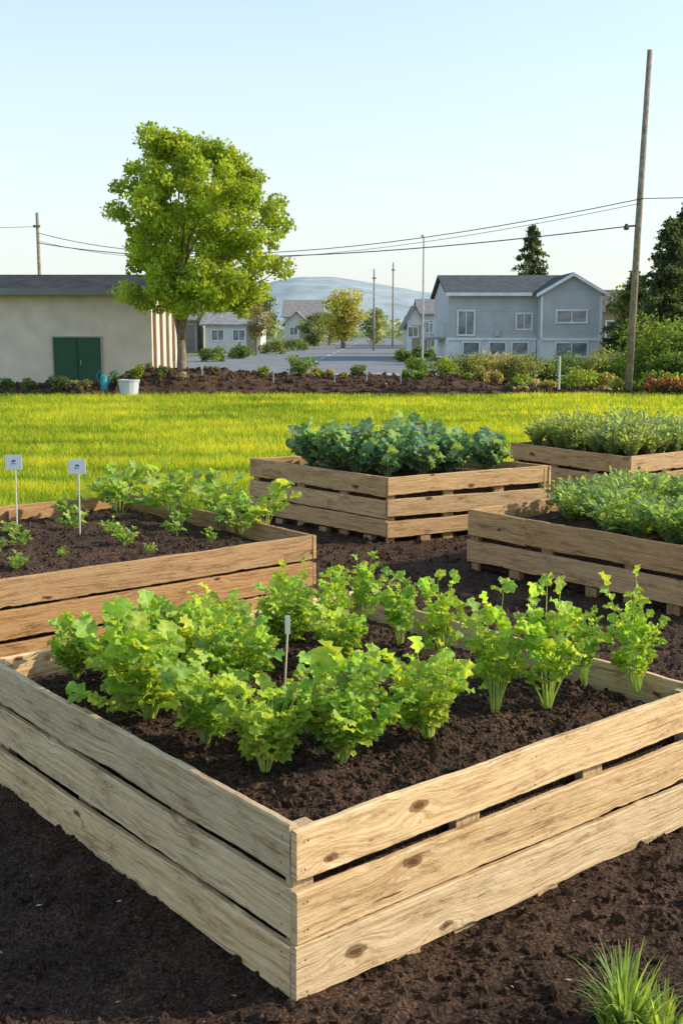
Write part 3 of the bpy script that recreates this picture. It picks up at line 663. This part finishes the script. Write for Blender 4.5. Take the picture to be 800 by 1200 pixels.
slabroof(mb,(11.93,60.45,4.381),(13.8,60.45,3.3),(13.8,70,3.3),(11.93,70,4.381),.09,rc)
mb.build('roof',ROOFM,hb,e)
mb=MB(); mb.box(5.45,10.0,61.42,61.49,3.3,3.47,WHT)
for s in (1,-1):
    x0=11.93; x1=11.93+1.88*s
    v=[(x0,60.4,4.28),(x1,60.4,3.2),(x1,60.4,3.38),(x0,60.4,4.46),(x0,60.44,4.28),(x1,60.44,3.2),(x1,60.44,3.38),(x0,60.44,4.46)]
    mb.add(v,[(0,1,2,3),(4,7,6,5),(0,4,5,1),(1,5,6,2),(2,6,7,3)],WHT)
mb.box(5.6,10.4,61.93,61.99,.98,1.12,WHT); mb.box(10.4,13.55,60.73,60.79,.98,1.12,WHT); mb.box(13.42,13.53,60.72,60.79,1.121,3.3,WHT); mb.box(10.34,10.45,60.72,60.79,1.121,3.3,WHT)
mb.build('trim',PAINT,hb,e)
window(e,6.2,7.0,1.3,2.5,61.99); window(e,9.3,10.05,1.6,2.35,61.99); window(e,11.2,12.7,1.95,2.5,60.79,bars=1)
for x in (6.5,7.9,9.1): window(e,x,x+.8,.25,.85,62.02,fr=.09,bars=0)
window(e,11.2,12.8,.2,.85,60.82,fr=.09)
mb=MB(); mb.box(8.1,8.4,61.9,61.97,1.2,1.5,(.5,.5,.5)); mb.build('meter_box',METAL,(8.2,61.9,1.2),e)
mb=MB(); mb.box(4.7,5.66,64,69,1.0,1.12,(.4,.37,.33))
for yy in (64.05,66.5,68.8):
    mb.box(4.75,4.87,yy,yy+.12,-.1,.998,(.45,.42,.38)); mb.box(4.75,4.83,yy,yy+.08,1.121,1.95,WHT)
for k in range(8): mb.box(4.85+k*.1,4.88+k*.1,64.02,64.05,1.121,1.9,WHT)
mb.box(4.75,5.66,64,64.08,1.902,1.97,WHT); mb.box(4.75,4.83,64.082,69,1.952,2.0,WHT); mb.build('deck',PAINT,(5.1,66,0),e)

def smallhouse(x0,x1,y0,y1,eave,ridge,wcol,rcol,label,gable='x',wins=2,door=True):
    b=((x0+x1)/2,y0,0); e=empty('house',b,label,'house','small houses along the far street')
    mb=MB(); mb.box(x0,x1,y0,y1,-.1,eave,wcol)
    o=.35; xm=(x0+x1)/2; ym=(y0+y1)/2
    if gable=='y': mb.add([(x0,y0,eave),(x1,y0,eave),(xm,y0,ridge-.05)],[(0,1,2)],wcol)
    mb.build('wall',SIDING,b,e)
    mb=MB(); k=.1
    if gable=='y':
        sl=(ridge-eave)/((x1-x0)/2)
        slabroof(mb,(x0-o,y0-o,eave-o*sl),(xm,y0-o,ridge),(xm,y1+o,ridge),(x0-o,y1+o,eave-o*sl),k,rcol); slabroof(mb,(xm,y0-o,ridge+.002),(x1+o,y0-o,eave-o*sl),(x1+o,y1+o,eave-o*sl),(xm,y1+o,ridge+.002),k,rcol)
    else:
        slabroof(mb,(x0-o,y0-o,eave-.1),(x1+o,y0-o,eave-.1),(x1+o,ym,ridge),(x0-o,ym,ridge),k,rcol); slabroof(mb,(x0-o,ym,ridge+.002),(x1+o,ym,ridge+.002),(x1+o,y1+o,eave-.1),(x0-o,y1+o,eave-.1),k,rcol)
    mb.build('roof',ROOFM,b,e)
    W=x1-x0
    for k in range(wins):
        c=x0+W*(k+.6)/(wins+.6); window(e,c-.4,c+.4,eave*.42,eave*.78,y0-.01,fr=.08)
    if door:
        mb=MB(); mb.box(x1-.95,x1-.2,y0-.05,y0-.01,0,min(1.95,eave*.85),(.3,.25,.2)); mb.build('door',PAINT,(x1-.5,y0,0),e)
LW=(.76,.76,.74)
smallhouse(-9.6,-5.7,82,88,1.9,2.7,LW,(.28,.28,.28),'small white house with grey roof beside the road','x')
smallhouse(-14.5,-10.4,84,90,2.2,3.4,(.55,.5,.44),(.24,.22,.2),'small tan house with brown roof','x')
smallhouse(-6.9,-2.6,140,150,3.0,5.0,(.72,.68,.62),(.27,.25,.24),'cream house with dark roof down the street','x',2)  # down-street wall and roof colours lightened to imitate distance haze
smallhouse(-6.2,-3.6,128,134,2.2,3.4,(.72,.68,.63),(.28,.26,.24),'small cream garage with dark roof down the street','y',1)
smallhouse(5.6,7.0,100,106,2.2,3.5,LW,(.28,.28,.3),'small white gabled house beside the street','y',1)
smallhouse(15.3,19.5,70,77,2.6,3.9,(.38,.32,.27),(.16,.14,.13),'small brown house with dark roof beside conifers','x')
smallhouse(7.6,9.6,112,120,3.0,4.4,(.6,.58,.56),(.25,.24,.24),'small tan house with brown roof down the street','x',1)

# ------------------------------------------------------------------ far trees
def tree(x,y,h,w,col,label,n=3000,size=.25,cz0=.3):
    e=empty('tree',(x,y,-.07),label,'tree','trees along the far street')
    mb=MB(); mb.tube([(x,y,-.1),(x,y,h*.35),(x+.1,y,h*.75)],[w*.05,w*.035,w*.015],7,bc); 
    cl=[]
    for _ in range(26):
        a=R(0,6.28); t=R(cz0,.88); rr=w*.5*math.sin(math.pi*min(1,max(.12,(t-cz0)/(1-cz0)*.85+.1)))*R(.2,.8)
        c=(x+math.cos(a)*rr,y+math.sin(a)*rr,h*t,w*R(.13,.22)); cl.append(c); mb.tube([(x,y,h*.3),(c[0],c[1],c[2])],[w*.02,w*.006],4,bc)
    mb.build('trunk',BARK,(x,y,-.07),e); foliage('crown',cl,n,size,col,(x,y,-.07),e)
tree(.15,100,5.2,4.4,(.44,.42,.12),'small round tree with golden-yellow leaves by the street',3500,.28,.2)
tree(-5.4,74,3.4,2.0,(.24,.24,.12),'small rusty green tree by the road',1500,.16)
tree(-6.4,95,4.6,3.4,(.16,.22,.1),'dark green tree by the far houses',2400,.25,.15)
tree(-9.2,92,4.2,3.2,(.16,.21,.1),'dark green tree by the far houses',2200,.25,.15)
tree(-2.6,112,3.2,3.0,(.2,.25,.13),'dark green tree by the far houses',1600,.28,.1)  # farthest street trees get paler greens, haze put into the colour
tree(-1.2,120,3.6,3.2,(.22,.27,.15),'dark green tree by the far houses',1600,.28,.1)
tree(3.6,125,4.0,3.2,(.22,.27,.15),'dark green tree by the far houses',1600,.28,.1)
tree(-13.6,62,4.2,3.5,(.17,.22,.08),'leafy tree rising behind the flat roof',2200,.22)
tree(-16.5,60,4.0,3.5,(.17,.22,.08),'leafy tree rising behind the flat roof',2200,.22)
tree(16.2,66,4.2,3.2,(.16,.21,.09),'dark green tree by the brown house',2000,.24)
for u,y,w,h in [(250,60,1.6,.8),(282,66,1.8,.9),(318,78,2.2,1.0),(345,90,2.4,1.1),(478,60,1.5,.8),(498,58,1.4,.9)]:
    shrub(U(u,y),y,-.1,w,h,(.17,.24,.1),'rounded green bush at the far roadside',n=1100,size=.16,name='bush',group='bushes at the far roadside')
def conifer(x,y,h,w,label,n=5000,col=(.085,.125,.07)):
    e=empty('conifer_tree',(x,y,-.07),label,'tree','dark conifers around the house')
    mb=MB(); mb.tube([(x,y,-.1),(x,y,h*.5),(x,y,h*.98)],[w*.05,w*.03,.02],7,(.09,.065,.05))
    P=[]
    nb=int(h*13)
    for i in range(nb):
        t=i/nb; z=h*(.06+.92*t); L=w*.5*(1-t)**.8*R(.5,1.15)+.12; a=R(0,6.28)
        tip=Vector((x+math.cos(a)*L,y+math.sin(a)*L,z-L*.22)); rt=Vector((x,y,z+.05)); mb.tube([rt,tip],[.035,.01],4,(.09,.065,.05))
        m=int(n/nb*(1-t*.7)*1.5)
        for _ in range(m):
            s=random.random()**.7; p=rt.lerp(tip,s); sp=.15*L*(1.1-s)+.07; P.append((p.x+random.gauss(0,sp),p.y+random.gauss(0,sp),p.z+random.gauss(0,.09)-.05))
    mb.build('trunk',BARK,(x,y,-.07),e)
    P=np.array(P); c=np.array(col)[None]*rng.uniform(.7,1.3,(len(P),1)); V,F,C=cloud(P,.2,c,.5)
    link(bpy.data.objects.new('crown',mesh_from('crown',V,F,C,[FOL],(x,y,-.07))),(x,y,-.07),e)
conifer(12.9,80,8.7,6.0,'dark conifer rising behind the grey house',10000)
conifer(15.3,55,6.8,4.6,'dark tall conifer beside the houses',12000)
conifer(16.6,56,8.2,5.6,'dark tall conifer beside the houses',16000)
conifer(15.0,60,4.6,3.6,'short dark conifer beside the houses',6000)
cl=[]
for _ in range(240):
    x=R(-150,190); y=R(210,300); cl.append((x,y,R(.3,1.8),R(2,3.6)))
P,idx=clump_pts(cl,16000); c=np.array([.3,.36,.3])[None]*rng.uniform(.75,1.25,(16000,1)); V,F,C=cloud(P,1.1,c,.3)  # greyed pale leaf colour stands in for distance haze
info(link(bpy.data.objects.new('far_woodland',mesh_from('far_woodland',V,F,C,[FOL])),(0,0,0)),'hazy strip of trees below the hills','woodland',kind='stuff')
cl=[]
for _ in range(60):
    x=R(-45,-16) if random.random()<.5 else R(20,60); cl.append((x,R(75,95),R(.4,1.6),R(1,1.8)))
P,idx=clump_pts(cl,9000); c=np.array([.16,.21,.09])[None]*rng.uniform(.7,1.3,(9000,1)); V,F,C=cloud(P,.4,c,.3)
info(link(bpy.data.objects.new('far_hedgerow',mesh_from('far_hedgerow',V,F,C,[FOL])),(0,0,0)),'green hedgerows behind the buildings','hedge',kind='stuff')

HM=ground_mat('hazy_hill',[(.3,(.33,.4,.43)),(.7,(.38,.44,.46))],.02,.05,.1)  # aerial haze is painted in: pale blue-grey base colour
def hill(name,y,peaks,depth,label):
    xs=np.linspace(-900,900,260); V=[];rows=6
    for r in range(rows):
        t=r/(rows-1)
        for x in xs:
            h=sum(a*math.exp(-((x-c)/w)**2) for c,a,w in peaks)+3*nz(x*.012,y,r*.2)+1.2*nz(x*.06,y)+2
            V.append((x,y+t*depth,-1 if r==0 else h*math.sin(math.pi*.5*t)))
    m=len(xs); F=[(r*m+i,r*m+i+1,(r+1)*m+i+1,(r+1)*m+i) for r in range(rows-1) for i in range(m-1)]
    me=mesh_from(name,V,F,np.ones((len(V),3)),[HM],smooth=True)
    info(link(bpy.data.objects.new(name,me),(0,0,0)),label,'hill',kind='structure')
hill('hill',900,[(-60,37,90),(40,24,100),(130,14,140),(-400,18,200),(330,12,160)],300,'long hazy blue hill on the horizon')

# ------------------------------------------------------------------ poles and cables
PB=(.28,.23,.18)
px,py=6.9,27.9
e=empty('utility_pole',(px,py,0),'tall weathered wooden utility pole beside the lawn','utility pole','utility poles')
mb=MB(); mb.tube([(px,py,-.1),(px+.09,py,4),(px+.2,py,7.95)],[.095,.078,.06],14,PB); mb.build('shaft',BARK,(px,py,0),e,smooth=True)
qx=px+.1
mb=MB(); mb.tube([(qx-.05,py-.05,4.0),(qx-.3,py-.05,3.98)],[.025,.02],6,(.12,.12,.12)); mb.tube([(qx-.3,py-.05,3.9),(qx-.3,py-.05,3.95),(qx-.3,py-.05,4.04)],[.05,.07,.03],8,(.08,.08,.08)); mb.build('bracket',METAL,(px,py,4),e)
mb=MB(); mb.tube([(qx,py-.06,4.6),(qx,py-.2,4.6)],[.03,.03],6,(.3,.3,.3)); mb.build('insulator',METAL,(px,py,4.6),e)
def pole(x,y,h,r,col,label):
    e=empty('utility_pole',(x,y,0),label,'utility pole','utility poles')
    mb=MB(); mb.tube([(x,y,-.1),(x,y,h)],[r,r*.7],8,col); mb.build('shaft',BARK,(x,y,0),e,smooth=True)
    mb=MB(); mb.box(x-r*1.6,x+r*1.6,y-r-.1,y-r-.01,h-.75,h-.62,col); mb.build('bracket',BARK,(x,y,h-.7),e)
pole(-15.4,60,7.4,.11,PB,'distant slim wooden utility pole')
pole(2.5,90,6.1,.09,(.36,.32,.28),'distant slim wooden utility pole')
pole(4.83,110,7.7,.1,(.36,.32,.28),'distant slim wooden utility pole')
e=empty('street_lamp',(3.27,47,0),'slim pale grey street light pole at the junction','street lamp')
mb=MB(); mb.tube([(3.27,47,-.06),(3.27,47,5.2)],[.045,.03],8,(.45,.46,.47)); mb.build('post',METAL,(3.27,47,0),e)
mb=MB(); mb.tube([(3.27,47,5.15),(3.2,46.8,5.22)],[.03,.02],6,(.5,.51,.52)); mb.box(3.14,3.24,46.6,46.8,5.19,5.25,(.5,.5,.5)); mb.build('lamp_head',METAL,(3.27,47,5.2),e)
def cable(a,b,sag,r=.01):
    a=Vector(a);b=Vector(b); pts=[a.lerp(b,t/24)-Vector((0,0,sag*4*(t/24)*(1-t/24))) for t in range(25)]
    mb=MB(); mb.tube(pts,[r*(1+.6*t/24) for t in range(25)],5,(.06,.06,.065)); info(mb.build('power_cable',METAL,tuple(a)),'thin dark power cable hanging across the sky','power cable','power cables')
cable((qx,py-.2,4.6),(-15.4,59.85,6.4),1.15,.011); cable((qx-.3,py-.05,3.98),(-15.4,59.85,5.9),.7,.014); cable((qx,py-.2,4.5),(-15.4,59.85,6.0),1.1,.007)
cable((qx,py-.2,4.6),(20,22,5.4),.3)
cable((-15.4,59.85,6.7),(-40,50,7.3),.6,.012)
mb=MB(); mb.tube([(5.25,28,-.05),(5.25,28,.95)],[.03,.03],8,(.6,.58,.5)); info(mb.build('marker_post',PAINT,(5.25,28,0)),'short pale post at the lawn edge','post')
for u,h in ((320,.35),(392,.3),(430,.3),(236,.3),(470,.3)):
    x=U(u,28.1); z=mh(x,28.1); mb=MB(); mb.box(x-.012,x+.012,28.09,28.11,z-.1,z+h,(.65,.66,.62)); mb.box(x-.03,x+.03,28.07,28.089,z+h-.08,z+h+.02,(.7,.7,.7)); info(mb.build('plant_label',PAINT,(x,28.1,z)),'small white plant label in the mulch border','plant label','white plant labels in the border')
bx,by=-4.95,27.0
e=empty('bucket',(bx,by,.03),'white plastic bucket standing at the lawn edge','bucket')
mb=MB(); k=14; vs=[];fs=[]
for r,z in ((.2,.03),(.245,.4),(.26,.4),(.26,.43),(.235,.43),(.19,.06)):
    for i in range(k): a=2*math.pi*i/k; vs.append((bx+r*math.cos(a),by+r*math.sin(a),z))
for j in range(5):
    for i in range(k): fs.append((j*k+i,j*k+(i+1)%k,(j+1)*k+(i+1)%k,(j+1)*k+i))
fs.append(tuple(5*k+i for i in range(k))); mb.add(vs,fs,(.55,.58,.63)); mb.build('body',PAINT,(bx,by,.03),e,smooth=False)
mb=MB(); mb.tube([(bx+.26*math.cos(t),by-.02,.41-.2*math.sin(t)) for t in np.linspace(0,math.pi,10)],[.008]*10,5,(.4,.4,.4)); mb.build('handle',METAL,(bx,by,.4),e)
wx,wy=-5.75,28.1; wz=max(0,mh(wx,wy))+.2
e=empty('watering_can',(wx,wy,wz),'blue-green watering can among border plants','watering can')
bl=(.06,.35,.4)
mb=MB(); mb.tube([(wx,wy,wz-.2),(wx,wy,wz),(wx,wy,wz+.14),(wx,wy,wz+.17)],[.09,.09,.085,.05],12,bl); mb.build('body',PAINT,(wx,wy,wz),e)
mb=MB(); mb.tube([(wx+.07,wy,wz-.1),(wx+.2,wy,wz+.14),(wx+.27,wy,wz+.25)],[.02,.014,.012],7,bl); mb.tube([(wx+.27,wy,wz+.24),(wx+.3,wy,wz+.29)],[.015,.035],8,bl); mb.build('spout',PAINT,(wx,wy,wz),e)
mb=MB(); mb.tube([(wx-.04,wy,wz+.17),(wx-.1,wy,wz+.27),(wx-.19,wy,wz+.14),(wx-.08,wy,wz-.08)],[.01]*4,6,bl); mb.build('handle',PAINT,(wx,wy,wz),e)

# ------------------------------------------------------------------ camera, light, world
cam=bpy.data.cameras.new('camera'); co=bpy.data.objects.new('camera',cam); COL.objects.link(co)
co.location=(0,0,1.606); co.rotation_euler=(math.radians(90-9.05),0,0)
cam.sensor_fit='VERTICAL'; cam.sensor_height=36; cam.sensor_width=24; cam.lens=40.5; cam.clip_end=6000; cam.clip_start=.05
scene.camera=co
el,az=math.radians(28),math.radians(86)
S=Vector((math.sin(az)*math.cos(el),math.cos(az)*math.cos(el),math.sin(el)))
sl=bpy.data.lights.new('sun','SUN'); sl.energy=5; sl.angle=math.radians(.6); sl.color=(1,.88,.68)
so=bpy.data.objects.new('sun',sl); COL.objects.link(so); so.rotation_euler=S.to_track_quat('Z','Y').to_euler(); so.location=(30,5,20)
w=bpy.data.worlds.new('World'); scene.world=w; w.use_nodes=True; nt=w.node_tree; nt.nodes.clear()
o=nt.nodes.new('ShaderNodeOutputWorld'); b=nt.nodes.new('ShaderNodeBackground'); s=nt.nodes.new('ShaderNodeTexSky')
s.sky_type='NISHITA'; s.sun_disc=False; s.sun_elevation=el; s.sun_rotation=az; s.air_density=1.0; s.dust_density=.6; s.ozone_density=1.2
hs=nt.nodes.new('ShaderNodeHueSaturation'); hs.inputs['Hue'].default_value=.49; hs.inputs['Saturation'].default_value=.9; hs.inputs['Value'].default_value=1.85
nt.links.new(s.outputs[0],hs.inputs['Color'])
# pale morning haze that thickens towards the horizon
tc=nt.nodes.new('ShaderNodeTexCoord'); sx=nt.nodes.new('ShaderNodeSeparateXYZ'); nt.links.new(tc.outputs['Generated'],sx.inputs[0])
mr=nt.nodes.new('ShaderNodeMapRange'); mr.inputs[1].default_value=0; mr.inputs[2].default_value=.38; mr.inputs[3].default_value=.92; mr.inputs[4].default_value=.03
nt.links.new(sx.outputs[2],mr.inputs[0])
mx=nt.nodes.new('ShaderNodeMix'); mx.data_type='RGBA'; nt.links.new(mr.outputs[0],mx.inputs[0]); nt.links.new(hs.outputs[0],mx.inputs[6]); mx.inputs[7].default_value=(5.45,5.75,5.6,1)
b.inputs[1].default_value=.15; nt.links.new(mx.outputs[2],b.inputs[0]); nt.links.new(b.outputs[0],o.inputs[0])
scene.view_settings.view_transform='Standard'; scene.view_settings.look='None'; scene.view_settings.exposure=0
print('OBJ',len(bpy.data.objects))
